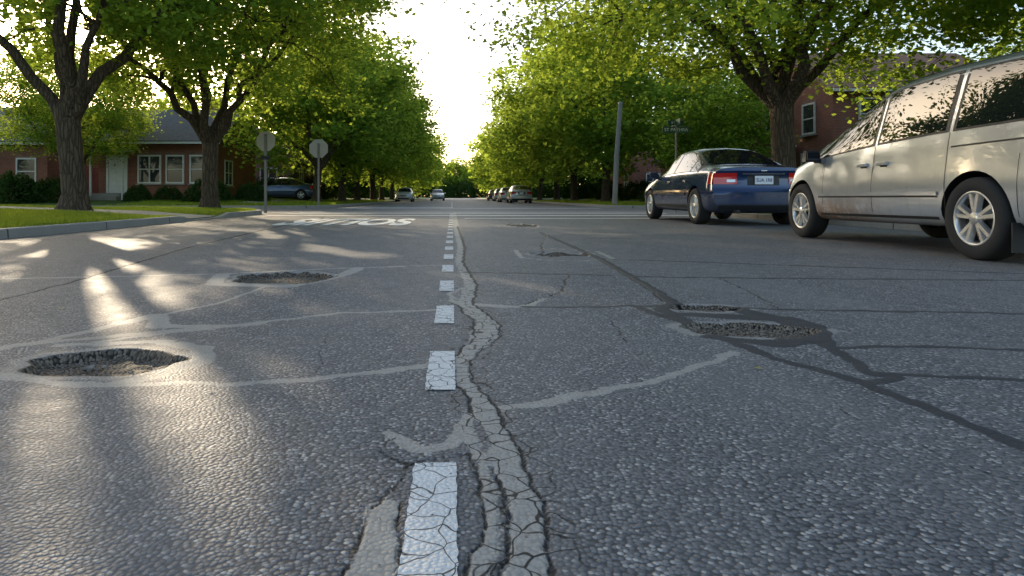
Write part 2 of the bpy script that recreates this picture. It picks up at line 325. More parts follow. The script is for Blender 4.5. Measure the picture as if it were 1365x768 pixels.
polyd([(2.9,5.0),(2.7,4.2),(2.75,3.0)],.004,crack); polyd([(.97,3.15),(.7,2.8),(.66,2.4)],.002,crack); polyd([(-.4,3.0),(-.5,2.5),(-.42,1.97)],.001,crack)
polyd([(-.3,1.2),(-.34,1.6),(-.28,1.9)],-.001,crack)
polyd(centre,0,dmg)
holes=[(-1.152,2.115,.275,.16,.036),(-1.136,4.33,.36,.30,.04),(1.036,6.07,.27,.24,.04),(1.227,2.63,.25,.16,.026),(1.24,3.14,.16,.10,.026),(1.33,12.3,.3,.6,.03)]
dz=np.zeros(X.shape)
for hx,hy,rx,ry,dp in holes:
    dx=(X-hx)/rx; dy=(Y-hy)/ry; ang=np.arctan2(dy,dx)
    rr=np.hypot(dx,dy)/(1+.09*np.sin(2*ang+hx*7)+.06*np.sin(5*ang+hy*3)+.03*np.sin(9*ang+hx))
    d=(rr-1)*min(rx,ry); hole=np.minimum(hole,np.clip(d,-1,.5))
    k=np.clip(-d/.022,0,1); k=k*k*(3-2*k); dz-=dp*k*(.85+.15*np.sin(X*60)*np.sin(Y*53))
    dz+=.0015*np.exp(-((d-.015)/.02)**2)
dz+= .0015*np.clip(-tar/.004,0,1)
dz-= .005*np.clip(-crack/.002+.3,0,1)
damage=np.clip(1-np.maximum(dmg,0)/.15,0,1)*np.clip((9-Y)/4,0,1)
dz+= damage*.0012*np.sin(X*70+Y*9)*np.sin(Y*55)
dirt=np.clip((X-3.6)/1.3,0,1)*np.clip((12-Y)/4,0,1)+np.clip((XL+.7-X)/.6,0,1)*.9+.55*np.exp(-((X+1.1)**2+(Y-2.3)**2)/.25)
v=np.stack([X,Y,dz],-1)
mesh_np("asphalt_road",v,grid_faces(len(xs),len(ys))[:,::-1],[M_road],smooth=True,attrs=dict(seal=seal,tar=tar,crack=crack,hole=hole,damage=damage,dirt=dirt))
# ------------------------------------------------------------------ markings
mb=MB(); y0=.86; k=0
while y0<60:
    w_=.0425; L=.45; n=30
    if y0>20.5 and y0<29.5: y0+=.945; continue
    a=[];q=[]
    for i in range(n+1):
        yy=y0+L*i/n; a.append((-.035-w_+random.uniform(-.0025,.0015),yy,.0035)); q.append((-.035+w_+random.uniform(-.0015,.0025),yy,.0035))
    mb.add(a+q,[(i,n+1+i,n+2+i,i+1) for i in range(n)]); y0+=.945
mb.obj("centre_line_marking",[M_paint])
mb=MB()
for (x0,x1,ya,yb) in [(-5.3,6.9,18.0,18.5),(-5.3,6.9,20.3,20.7),(-5.3,6.9,21.9,22.3),(-5.3,6.9,29.3,29.8),(-5.3,0,31.5,32.1),(.3,6.9,15.7,16.0)]:
    mb.add([(x0,ya,.0045),(x1,ya+.1,.0045),(x1,yb+.1,.0045),(x0,yb,.0045)],[(0,1,2,3)])
mb.obj("crosswalk_marking",[M_paint2])
def text(name,s,mat,loc,rot,size,parent=None,sx=1,sy=1,ext=0,bold=0):
    cu=bpy.data.curves.new(name,'FONT'); cu.body=s; cu.size=size; cu.align_x='CENTER'; cu.align_y='CENTER'; cu.extrude=ext; cu.offset=bold; cu.materials.append(mat)
    o=bpy.data.objects.new(name,cu); o.location=loc; o.rotation_euler=rot; o.scale=(sx,sy,1); return link(o,parent)
text("road_lettering","SIITIOS",M_paint2,(-2.2,13.7,.0045),(0,0,0),.8,None,1.08,5.8,0,.03)
# ------------------------------------------------------------------ gravel in potholes + stray
sv=[];sf=[]
base=np.array([(1,0,0),(-1,0,0),(0,1,0),(0,-1,0),(0,0,1),(0,0,-1)],float); tri=[(0,2,4),(2,1,4),(1,3,4),(3,0,4),(2,0,5),(1,2,5),(3,1,5),(0,3,5)]
def stone(x,y,z,r):
    o=len(sv); R=rng.normal(size=(3,3)); Q,_=np.linalg.qr(R)
    for p in base@Q: sv.append((x+p[0]*r*rng.uniform(.7,1.2),y+p[1]*r*rng.uniform(.7,1.2),z+p[2]*r*.7))
    sf.extend([(a+o,b+o,c+o) for a,b,c in tri])
for hx,hy,rx,ry,dp in holes[:6]:
    for i in range(220):
        a=rng.uniform(0,6.28); q=math.sqrt(rng.uniform(0,.7)); r=rng.uniform(.002,.006)*(1 if hy<4 else 1.5)
        stone(hx+rx*q*math.cos(a),hy+ry*q*math.sin(a),-dp*.9+r*.4,r)
stone(-1.19,2.10,-.016,.019); stone(-1.16,2.13,-.02,.013); stone(-1.22,2.12,-.022,.011)
for i in range(520):
    x=rng.normal(0.05,.22) if i%2 else rng.uniform(-3,4); y=rng.uniform(.9,6); r=rng.uniform(.0015,.0045); stone(x,y,.001,r)
mesh_np("gravel",sv,sf,[M_stone])
lv=[];lf=[]
for x,y in [(.97,2.02),(-1.9,3.1),(2.4,4.4),(-2.8,5.2),(3.4,5.8),(.6,5.1),(-3.9,7),(4.0,7.4),(3.3,3.4),(-4.9,9),(-5.2,8.4),(-5.4,10),(-5.3,12),(4.2,5.5),(-5.5,7.2),(-5.35,6.6),(-5.5,11),(-5.6,9.3)]:
    a=rng.uniform(0,6.28); s=rng.uniform(.014,.024); o=len(lv); ca,sa=math.cos(a),math.sin(a)
    for u,w_,z in [(-1,0,.005),(0,-.55,.009),(1,0,.006),(0,.55,.010)]: lv.append((x+s*(u*ca-w_*sa),y+s*(u*sa+w_*ca),z))
    lf.append((o,o+1,o+2,o+3))
mesh_np("fallen_leaves",lv,lf,[M_dry])
# ------------------------------------------------------------------ trees
def tube(pts,rad,m):
    pts=np.asarray(pts,float); t_=np.gradient(pts,axis=0); t_/=np.linalg.norm(t_,axis=1)[:,None]+1e-9
    ref=np.array([1.,.1,0]) if abs(t_[:,2].mean())>.6 else np.array([.1,.1,1.])
    a=np.cross(t_,ref); a/=np.linalg.norm(a,axis=1)[:,None]+1e-9; b=np.cross(t_,a)
    th=np.linspace(0,2*np.pi,m,endpoint=False); r=np.asarray(rad)[:,None,None]
    v=pts[:,None]+r*(np.cos(th)[None,:,None]*a[:,None]+np.sin(th)[None,:,None]*b[:,None])
    return v.reshape(-1,3),grid_faces(len(pts),m,True)
def bez(a,c,b,n,jit,R):
    t_=np.linspace(0,1,n)[:,None]; p=(1-t_)**2*a+2*t_*(1-t_)*c+t_**2*b
    p[1:-1]+=R.normal(0,jit,(n-2,3)); return p
def kmeans(P,k,R,it=12):
    C=P[R.choice(len(P),k,replace=False)]
    for _ in range(it):
        l=np.argmin(((P[:,None]-C[None])**2).sum(-1),1)
        for i in range(k):
            if (l==i).any(): C[i]=P[l==i].mean(0)
    return l,C
# chosen ground sun patches; leaves and twigs shading them are cut from near crowns
SUN_PATCHES=[([(-3.1,5.4),(-2.3,4.1),(-1.5,2.75),(-.9,1.7),(-.2,.6),(.6,-.8)],.36),([(-5.3,9.2),(-3.6,6.3)],.55),([(-5.6,6.2),(-4.4,4.1),(-3.2,2.0),(-2.2,.4)],.34),
      ([(-3.2,10.5),(-2.1,8.6)],.36),([(-1.6,7.2),(-.7,5.7)],.26),([(-2.3,2.6),(-1.0,.4)],.12),([(-.3,12.2),(2.2,11.9),(5,11.8)],.34),([(-7.2,8.6),(-6.2,7.2)],.65),([(-7.4,12.6),(-6.4,11)],.6),([(-9,11),(-8,9.3)],.5),([(-5.2,13.5),(-4.2,12)],.45),([(.2,4.4),(.9,3.2)],.11),([(-6.6,17.5),(-6.2,19)],.5),([(-9.5,14),(-7.5,13.4)],.5),([(1,9.6),(2.6,9.2)],.16)]
def cut_for_sun(W,R):
    g=W[:,:2]-sd[:2]*(W[:,2:3]/sd[2]); cut=np.zeros(len(W),bool)
    g=g+np.stack([.12*np.sin(g[:,1]*3.1)+.06*np.sin(g[:,1]*9),.15*np.sin(g[:,0]*2.7)],1)
    for pts,r in SUN_PATCHES:
        for a,b in zip(pts[:-1],pts[1:]):
            a=np.array(a);d=np.array(b)-a; t_=np.clip(((g-a)@d)/(d@d),0,1); dd=np.linalg.norm(g-a-t_[:,None]*d,axis=1); cut|=dd<r
    return cut&(R.uniform(size=len(W))>.02)
def make_tree(seed,center,radii,fork,tr,ncl,nleaf,ls,nlimb=6,spread=.5,keep=None,zmin=-.75,limb_r=.46,twigs=True,world=None):
    R=np.random.default_rng(seed); V=[];F=[];MI=[];LV=[];off=0
    def add(v,f,mi,lv=None):
        nonlocal off
        V.append(v);F.append(f+off);MI.append(np.full(len(f),mi)); LV.append(np.zeros(len(v)) if lv is None else lv); off+=len(v)
    P=[]
    ph=R.uniform(0,6,4)
    while len(P)<ncl:
        d=R.normal(size=3); d/=np.linalg.norm(d); r=R.uniform(.08,1)**(1/2.4)
        if d[2]*r<zmin: continue
        az=math.atan2(d[1],d[0]); lump=1+.13*math.sin(3*az+ph[0]+2*d[2])+.10*math.sin(5*az+ph[1])*math.cos(4*d[2]+ph[2])+.06*math.sin(9*az+7*d[2]+ph[3])
        p=np.array(center)+d*r*lump*np.array(radii)
        if math.sin(p[0]*1.1+ph[0])*math.sin(p[1]*1.2+ph[1])*math.sin(p[2]*1.5+ph[2])>.42: continue
        if keep is not None and not keep(p): continue
        P.append(p)
    P=np.array(P)
    fk=np.array([R.uniform(-.15,.15),R.uniform(-.15,.15),fork])
    tp=np.array([[0,0,-.25],[0,0,.0],[0.01,0,.18],[.02,.01,.45],[fk[0]*.3,fk[1]*.3,fork*.45],[fk[0]*.8,fk[1]*.8,fork*.8],fk,fk+[0,0,.35]])
    v,f=tube(tp,[tr*1.75,tr*1.5,tr*1.18,tr*1.04,tr*.95,tr*.95,tr*1.02,tr*.55],18)
    th=np.arctan2(v[:,1],v[:,0]); lowm=np.clip(1-v[:,2]/.5,0,1); v[:,:2]*=(1+.13*lowm*np.sin(5*th+1))[:,None]; add(v,f,0)
    l,C=kmeans(P,nlimb,R)
    for i in range(nlimb):
        Q=P[l==i]
        if len(Q)<3: continue
        end=fk+(C[i]-fk)*.92; hd=end-fk; ctrl=fk+np.array([hd[0]*.45,hd[1]*.45,hd[2]*.35+ .15*np.linalg.norm(hd[:2])])
        st=fk+np.array([hd[0],hd[1],0])/(np.linalg.norm(hd[:2])+1e-6)*tr*.35+[0,0,-.15]
        pl=bez(st,ctrl,end,10,.07,R); w=math.sqrt(len(Q)/len(P)*nlimb); r0=tr*limb_r*1.15*min(1.25,w)
        rl=np.linspace(r0,r0*.3,10); rl[0]*=1.15
        v,f=tube(pl,rl,10); add(v,f,0)
        ns=max(2,len(Q)//8); l2,C2=kmeans(Q,ns,R,8)
        for j in range(ns):
            q=Q[l2==j]
            if not len(q): continue
            dd=np.linalg.norm(pl-C2[j],axis=1); bi=min(len(pl)-1,max(2,int(np.argmin(dd))-1)); s=pl[bi]; e=s+(C2[j]-s)*.85
            c=(s+e)/2+np.array([0,0,.12*np.linalg.norm(e-s)])+R.normal(0,.12,3)
            ps=bez(s,c,e,6,.05,R); r1=min(rl[bi]*.6,.075*tr/.30); v,f=tube(ps,np.linspace(r1,r1*.4,6),6); add(v,f,0)
            if twigs:
                for p in q:
                    s=ps[R.integers(3,6)]; pt=bez(s,(s+p)/2+R.normal(0,.1,3),p,4,.03,R)
                    if world is not None and cut_for_sun(pt+np.array(world),R).any(): continue
                    v,f=tube(pt,np.linspace(r1*.35,.007,4),3); add(v,f,0)
    n=nleaf; idx=R.integers(0,ncl,n); sc=R.uniform(.7,1.35,ncl)[idx][:,None]
    c=P[idx]+R.normal(size=(n,3))*np.array([spread,spread,spread*.55])*sc
    if world is not None:
        k_=~cut_for_sun(c+np.array(world),R); c=c[k_]; idx=idx[k_]; n=len(c)
    a=R.normal(size=(n,3)); a[:,2]*=.45; a/=np.linalg.norm(a,axis=1)[:,None]; up=R.normal(size=(n,3))*.65+[0,0,1]; b=np.cross(a,up); b/=np.linalg.norm(b,axis=1)[:,None]
    s=(ls*R.uniform(.6,1.25,n))[:,None]; nrm=np.cross(a,b)
    v=np.stack([c-a*s*.5,c-b*s*.42+a*s*.08+nrm*s*.08,c+a*s*.55,c+b*s*.42+a*s*.08+nrm*s*.08],1).reshape(-1,3)
    lvv=np.repeat(np.clip(R.normal(.5,.2,n)+ (R.normal(0,.22,ncl))[idx],0,1),4)
    add(v,np.arange(n*4).reshape(-1,4),1,lvv)
    V=np.concatenate(V);F=np.concatenate(F);MI=np.concatenate(MI);LV=np.concatenate(LV)
    return mesh_np("maple_tree",V,F,[M_bark,M_leaf],MI,smooth=(MI==0),attrs=dict(lv=LV),obj=False)
def place(me,name,x,y,z=None,rz=0,sc=1,parent=None):
    o=bpy.data.objects.new(name,me); o.location=(x,y,(GZ(x,y) if z is None else z)-.03); o.rotation_euler=(0,0,rz)
    o.scale=(sc,)*3 if np.isscalar(sc) else sc
    return link(o,parent)
t1=make_tree(11,(0,0,7.2),(5.8,5.4,4.8),2.35,.27,420,50000,.14,6,.38,lambda p:p[2]>3.0+.1*abs(p[0]),world=(-8.9,15,GZ(-8.9,15)))
place(t1,"maple_tree",-8.9,15)
t2=make_tree(23,(0,0,7.2),(6.1,5.6,4.8),2.3,.25,480,64000,.155,7,.44,lambda p:p[2]>2.9,world=(-7.7,20.2,GZ(-7.7,20.2)))
place(t2,"maple_tree",-7.7,20.2)
t3=make_tree(35,(-.6,0,7.5),(7.3,6.0,5.1),2.9,.29,580,82000,.145,7,.43,lambda p:p[2]>2.9)
place(t3,"maple_tree",8.5,16.3)
rowA=make_tree(41,(0,0,6.8),(5.3,5.3,5.3),2.3,.24,280,21000,.29,6,.55,None,-.8,.46,False)
rowB=make_tree(57,(0,0,7.0),(5.5,5.0,5.5),2.5,.26,280,21000,.29,5,.55,None,-.8,.46,False)
rowC=make_tree(77,(0,0,6.6),(5.6,5.4,5.6),2.0,.26,150,5000,.62,4,.75,None,-.85,.46,False)
for i,(x,y) in enumerate([(-8.0,37.5),(-7.8,45),(-7.9,53),(-7.7,62),(-7.9,71),(-7.8,82),(-7.9,94),(-7.8,108),(-7.9,124),(-7.8,142)]):
    place([rowA,rowB][i%2] if y<85 else rowC,"maple_tree",x,y,None,i*1.3,random.uniform(.95,1.1))
for i,(x,y) in enumerate([(9.6,40),(9.4,49),(9.5,58),(9.3,68),(9.5,79),(9.4,92),(9.5,106),(9.4,122),(9.5,140)]):
    place([rowB,rowA][i%2] if y<85 else rowC,"maple_tree",x,y,None,i*2.1+.6,random.uniform(.95,1.08))
place(t2,"maple_tree",-19.6,33.2,None,1.9,.72); place(rowB,"maple_tree",17,44,None,2.,.75); place(rowA,"maple_tree",13.5,32.5,None,4.2,.6); place(rowB,"maple_tree",-30,33.5,None,1.,.55)
place(rowA,"maple_tree",25,24,None,3.,.75); place(t2,"maple_tree",15.0,12.6,None,2.4,1.0)
dist=empty("distant_trees")
R=np.random.default_rng(5)
for i in range(26):
    s=-1 if i%2 else 1; y=R.uniform(70,260); x=s*R.uniform(19,60)
    place(rowC,"tree_crown",x,y,.3,R.uniform(0,6),R.uniform(.75,1.15),dist)
for x,y in [(-24,60),(-33,62),(-42,64),(-15,64),(-54,66),(-64,62)]: place(rowC,"tree_crown",x,y,.3,R.uniform(0,6),R.uniform(.75,.9),dist)
for i in range(12):
    place(rowC,"tree_crown",-30+i*5.5,240+R.uniform(-12,12),-1,R.uniform(0,6),R.uniform(1.0,1.4),dist)
def make_shrub(seed,n=4000,s=.055):
    R=np.random.default_rng(seed); d=R.normal(size=(n,3)); d/=np.linalg.norm(d,axis=1)[:,None]; d[:,2]=np.abs(d[:,2]); az=np.arctan2(d[:,1],d[:,0])
    r=(.8+.2*R.uniform(size=n))*(1+.12*np.sin(3*az+seed)+.1*np.sin(7*az+5*d[:,2])); c=d*r[:,None]*np.array([1,.8,1.])
    a=R.normal(size=(n,3)); a/=np.linalg.norm(a,axis=1)[:,None]; b=np.cross(a,R.normal(size=(n,3))); b/=np.linalg.norm(b,axis=1)[:,None]
    v=np.stack([c-a*s,c-b*s*.6,c+a*s,c+b*s*.6],1).reshape(-1,3)
    return mesh_np("shrub",v,np.arange(n*4).reshape(-1,4),[M_shrub],attrs=dict(lv=np.repeat(R.uniform(0,1,n),4)),obj=False)
sh=[make_shrub(1),make_shrub(2)]
for i,(x,y,s) in enumerate([(-15.6,34.9,.8),(-17.2,35.0,.85),(-12.9,34.0,1.2),(-22.4,32.6,1.45),(-24.6,32.2,1.5),(-27,32.6,1.3),(-20.9,33.4,1.2),(-12,47,1.6),(-14,48,1.5),(16.6,31.5,1.2),(16.4,33.6,1.2),(16.8,36,1.3),(17,45,1.2),(17,48,1.1),(15,38,1.1),(-12.5,55,1.7),(13,52,1.4),(13,60,1.5),(-12.5,66,1.6),(12.5,37,1.2),(13,44,1.3),(-29,33.,1.2),(-11.2,35.5,1.0),(13.6,31.4,1.2),(11.2,34.5,.9),(-31.5,33,1.3)]):
    place(sh[i%2],"shrub",x,y,None,i*1.7,s)
hg=empty("distant_hedges")
for i in range(16):
    s=-1 if i%2 else 1; place(sh[i%2],"hedge",s*(14+R.uniform(0,4)),75+i*11,.2,R.uniform(0,6),R.uniform(3,4.5),hg)
for i in range(16): place(sh[i%2],"hedge",-48+i*6.5,215+R.uniform(-5,5),0,R.uniform(0,6),(5,4,R.uniform(3,6)),hg)
# ------------------------------------------------------------------ grass
def grass(name,x0,x1,y0,y1,b,n,hh,w_,seed,excl=None):
    R=np.random.default_rng(seed); x=R.uniform(x0,x1,n); y=y0+(y1-y0)*R.uniform(0,1,n)
    d=sdf_block(x,y,b); ok=d<-.17
    for (a0,a1,b0,b1) in (excl or []): ok&=~((x>a0)&(x<a1)&(y>b0)&(y<b1))
    x=x[ok];y=y[ok]; n=len(x); z=ground_h(x,y,b)-.012
    c=np.stack([x,y,z],1); th=R.uniform(0,6.28,n); a=np.stack([np.cos(th),np.sin(th),0*th],1)*w_; h=hh*R.uniform(.5,1.4,n)*(1+.4*np.sin(x*1.3)*np.sin(y*1.1)); tip=c+np.stack([R.normal(0,.4,n)*h,R.normal(0,.4,n)*h,h],1)
    v=np.stack([c-a,c+a,tip],1).reshape(-1,3)
    mesh_np(name,v,np.arange(n*3).reshape(-1,3),[M_grass],attrs=dict(lv=np.repeat(np.clip(.5+.35*np.sin(x*.7+y*.4)+R.normal(0,.25,n),0,1),3)))
ex=[(-12.5,-5.9,14.3,16.1),(-14,-12.5,-8,19)]
grass("grass",-13,XL,5,YN,(-1,0),200000,.055,.007,1,ex)
grass("grass",-24,-13,8,YN,(-1,0),60000,.07,.014,2,ex)
grass("grass",-16,XL,YF,60,(-1,1),60000,.09,.02,3,[(-11,-9.6,32,200),(-24,-9,40.5,43.5)])
grass("grass",XR,16,YF,60,(1,1),60000,.09,.02,4,[(10.6,12,32,200)])
grass("grass",XR,14,9,YN,(1,0),30000,.06,.012,6,[(10.6,12,-8,19)])
# ------------------------------------------------------------------ houses
def house(name,x0,x1,y0,y1,zg,eave,ridge,axis,brick,roof,wins,chim=None,door=None):
    E=empty(name,(x0,y0,zg)); W=x1-x0; D=y1-y0; mb=MB()
    mb.b2(0,W,0,D,-.6,eave)
    if axis=='x': mb.add([(0,0,eave+.002),(0,D,eave+.002),(0,D/2,ridge-.12)],[(0,1,2)]); mb.add([(W,0,eave+.002),(W,D,eave+.002),(W,D/2,ridge-.12)],[(0,2,1)])
    else: mb.add([(0,0,eave+.002),(W,0,eave+.002),(W/2,0,ridge-.12)],[(0,1,2)]); mb.add([(0,D,eave+.002),(W,D,eave+.002),(W/2,D,ridge-.12)],[(0,2,1)])
    mb.obj("walls",[brick],E)
    mb=MB(); o=.45; th=.14
    def slab(p,q):
        v=[p[0],p[1],q[1],q[0]]; v2=[(a,b,c+th) for a,b,c in v]; mb.add(v+v2,[(0,3,2,1),(4,5,6,7),(0,1,5,4),(1,2,6,5),(2,3,7,6),(3,0,4,7)])
    if axis=='x':
        sl=(ridge-eave)/(D/2)
        slab([(-o,-o,eave-o*sl+.02),(W+o,-o,eave-o*sl+.02)],[(-o,D/2,ridge+.02),(W+o,D/2,ridge+.02)]); slab([(W+o,D+o,eave-o*sl+.02),(-o,D+o,eave-o*sl+.02)],[(W+o,D/2,ridge+.02),(-o,D/2,ridge+.02)])
    else:
        sl=(ridge-eave)/(W/2)
        slab([(-o,D+o,eave-o*sl+.02),(-o,-o,eave-o*sl+.02)],[(W/2,D+o,ridge+.02),(W/2,-o,ridge+.02)]); slab([(W+o,-o,eave-o*sl+.02),(W+o,D+o,eave-o*sl+.02)],[(W/2,-o,ridge+.02),(W/2,D+o,ridge+.02)])
    mb.obj("roof",[roof],E)
    mb=MB()
    for face,u,z,w_,h in wins:
        def B(u0,u1,z0,z1,o0,o1,m):
            if face=='S': mb.b2(u0,u1,-o1,-o0,z0,z1,m)
            elif face=='W': mb.b2(-o1,-o0,u0,u1,z0,z1,m)
            elif face=='E': mb.b2(W+o0,W+o1,u0,u1,z0,z1,m)
        f_=.09
        B(u-w_/2,u+w_/2,z,z+h,.004,.03,1)
        B(u-w_/2-f_,u-w_/2,z-f_,z+h+f_,.005,.08,0);B(u+w_/2,u+w_/2+f_,z-f_,z+h+f_,.005,.08,0)
        B(u-w_/2,u+w_/2,z+h,z+h+f_,.005,.077,0); B(u-w_/2,u+w_/2,z-f_,z,.005,.077,0)
        B(u-w_/2,u+w_/2,z+h*.48,z+h*.48+.06,.031,.06,0)
        if w_>1.15: B(u-.04,u+.04,z,z+h*.48,.031,.062,0); B(u-.04,u+.04,z+h*.48+.06,z+h,.031,.062,0)
        B(u-w_/2-f_-.08,u+w_/2+f_+.08,z-f_-.09,z-f_-.002,.005,.14,2)
        B(u-w_/2-f_-.1,u+w_/2+f_+.1,z+h+f_+.002,z+h+f_+.2,.003,.012,3)
    mb.obj("windows",[M_white,M_wglass,M_conc,M_brick2],E)
    if door:
        face,u=door; mb=MB()
        if face=='S':
            mb.b2(u-.5,u+.5,-.05,-.005,.35,2.45,0); mb.b2(u-.62,u-.502,-.09,-.006,.35,2.57,1);mb.b2(u+.502,u+.62,-.09,-.006,.35,2.57,1);mb.b2(u-.5,u+.5,-.09,-.006,2.452,2.57,1)
            mb.b2(u-.8,u+.8,-1.3,-.1,-.3,.33,2); mb.b2(u-.8,u+.8,-1.65,-1.302,-.3,.16,2); mb.b2(u-1,u+1,-1.3,-.1,2.75,2.85,1)
            for s in(-.9,.9): mb.b2(u+s-.05,u+s+.05,-1.25,-1.15,-.3,2.748,1)
        else:
            mb.b2(-.05,-.005,u-.5,u+.5,.35,2.45,0); mb.b2(-.09,-.006,u-.62,u-.502,.35,2.57,1);mb.b2(-.09,-.006,u+.502,u+.62,.35,2.57,1)
            mb.b2(-1.3,-.1,u-.8,u+.8,-.3,.33,2); mb.b2(-1.3,-.1,u-1,u+1,2.75,2.85,1)
        mb.obj("door",[M_white,M_white,M_conc],E)
    if chim:
        cx,cy=chim; mb=MB(); mb.b2(cx-.4,cx+.4,cy-.3,cy+.3,eave,ridge+.9); mb.b2(cx-.46,cx+.46,cy-.36,cy+.36,ridge+.9,ridge+1.02,1); mb.obj("chimney",[brick,M_conc],E)
    mb=MB()
    if axis=='x': mb.b2(-.4,W+.4,-.56,-.455,eave-.45*sl-.04,eave-.45*sl+.08)
    else: mb.b2(-.56,-.455,-.4,D+.4,eave-.45*sl-.04,eave-.45*sl+.08)
    mb.obj("gutter",[M_white],E)
    return E
house("brick_house",-20.8,-13.9,37.5,45,.4,3.5,5.6,'x',M_brick,M_roofg,[('S',3.0,1.0,1.2,1.5),('S',4.5,1.0,.9,1.5),('S',5.9,1.0,.9,1.5),('E',2,.9,1.2,1.4)],(5,5),('S',1.1))
house("brick_house",-35,-23.5,37,46,.4,3.4,5.8,'x',M_brick,M_roofg,[('S',2,.9,1.1,1.4),('S',5,.9,1.1,1.4),('S',8,.9,1.2,1.4),('S',10.3,.9,1.0,1.4)],(8,5))
house("brick_house",-50,-38,34,44,.4,3.1,5.6,'x',M_brick,M_roofb,[('S',3,.9,1.4,1.4),('S',9,.9,1.4,1.4)])
house("brick_house",-19,-12.6,50,58,.4,3.2,5.6,'y',M_brick2,M_roofg,[('S',1.6,.9,1.2,1.4),('S',4.6,.9,1.2,1.4),('E',3,1,1.2,1.4)])
house("brick_house",18.2,27,30.5,39,.4,5.4,7.8,'x',M_brick,M_roofo,[('S',2,.9,1.2,1.4),('S',5,.9,1.2,1.4),('S',1.8,3.4,1.,1.4),('S',5,3.4,1.,1.4),('W',2,.9,1.2,1.4),('W',6,.9,1.2,1.4),('W',2,3.4,1.,1.4),('W',6,3.4,1.,1.4)],(3,5),('W',4))
house("brick_house",18,26,46,55,.4,3.6,6.4,'x',M_brick2,M_roofb,[('S',2,.9,1.2,1.4),('S',5,.9,1.2,1.4),('W',2,.9,1.2,1.4),('W',6,.9,1.2,1.4)],None,('W',4))
house("brick_house",17.5,26,62,72,.4,4.8,7.2,'y',M_brick,M_roofg,[('S',2,.9,1.2,1.4),('W',2,.9,1.2,1.4),('W',6,.9,1.2,1.4),('W',6,3,1.2,1.4)])
house("brick_house",22,31,8,18,.4,5.4,8.2,'y',M_brick,M_roofo,[('W',2,.9,1.2,1.4),('W',7,.9,1.2,1.4),('W',2,3.4,1.2,1.4),('W',7,3.4,1.2,1.4)],(4,4),('W',4.5))
# ------------------------------------------------------------------ signs / poles
def octagon(mb,r,y,th,z,m):
    a=[math.pi/8+i*math.pi/4 for i in range(8)]
    v=[(r*math.cos(q),y,z+r*math.sin(q)) for q in a]+[(r*math.cos(q),y+th,z+r*math.sin(q)) for q in a]
    mb.add(v,[tuple(range(8)),tuple(range(15,7,-1))]+[(i,(i+1)%8,8+(i+1)%8,8+i) for i in range(8)],m)
def stop_sign(x,y,dia,zc,rz=0,second=False):
    E=empty("stop_sign",(x,y,GZ(x,y)),rz); zc=zc-GZ(x,y)
    mb=MB(); octagon(mb,dia/2*1.08,0,.004,zc,0); mb.obj("sign_plate",[M_signback],E)
    mb=MB(); octagon(mb,dia/2*1.075,.006,.001,zc,0); mb.obj("white_border",[M_plate],E)
    mb=MB(); octagon(mb,dia/2*1.0,.009,.001,zc,0); mb.obj("red_face",[M_stopred],E)
    text("stop_lettering","STOP",M_plate,(0,.013,zc),(math.pi/2,0,math.pi),dia*.36,E,.95,1.15,0,.006)
    mb=MB(); mb.b2(-.035,.035,-.045,-.008,-.3,zc+.25,0); mb.b2(-.05,-.036,-.03,-.008,-.3,zc+.25,0); mb.b2(.036,.05,-.03,-.008,-.3,zc+.25,0)
    for dz_ in(-.2,.2): mb.box((0,-.05,zc+dz_),(.025,.01,.025),1)
    if second: mb.b2(-.16,.16,-.0625,-.0585,zc-.62,zc-.5,1) 
    mb.obj("post",[M_galv,M_dkmetal],E)
stop_sign(-6.42,30.6,.88,2.85,.08); stop_sign(-6.32,21.6,.66,2.42,-.12,True)
E=empty("street_name_sign",(7.75,22.1,GZ(7.75,22.1)))
v,f=tube([(0,0,-.3),(0,0,1.),(0,0,2.95)],[.032]*3,12); mesh_np("post",v,f,[M_galv],smooth=True,parent=E)
mb=MB(); mb.b2(-.47,.47,-.012,.012,2.62,2.85,0); mb.b2(-.012,.012,-.42,.42,2.88,3.08,0); mb.b2(-.28,.28,-.0125,.0125,2.885,3.06,0); mb.obj("name_blades",[M_green],E,bevel=.004)
text("street_lettering","ST PATHRA",M_plate,(0,-.016,2.735),(math.pi/2,0,0),.16,E); text("street_lettering_2","BT TR",M_plate,(0,-.016,2.97),(math.pi/2,0,0),.13,E)
E=empty("utility_pole",(8.0,31.5,GZ(8,31.5)))
v,f=tube([(0,0,-.4),(.12,0,2.5),(.3,0,5.0)],[.13,.12,.10],14); mesh_np("pole_shaft",v,f,[M_pole],smooth=True,parent=E)
v,f=tube([(.3,0,4.98),(.302,0,5.06),(.303,0,5.1)],[.11,.11,.001],14); mesh_np("pole_cap",v,f,[M_galv],smooth=True,parent=E)
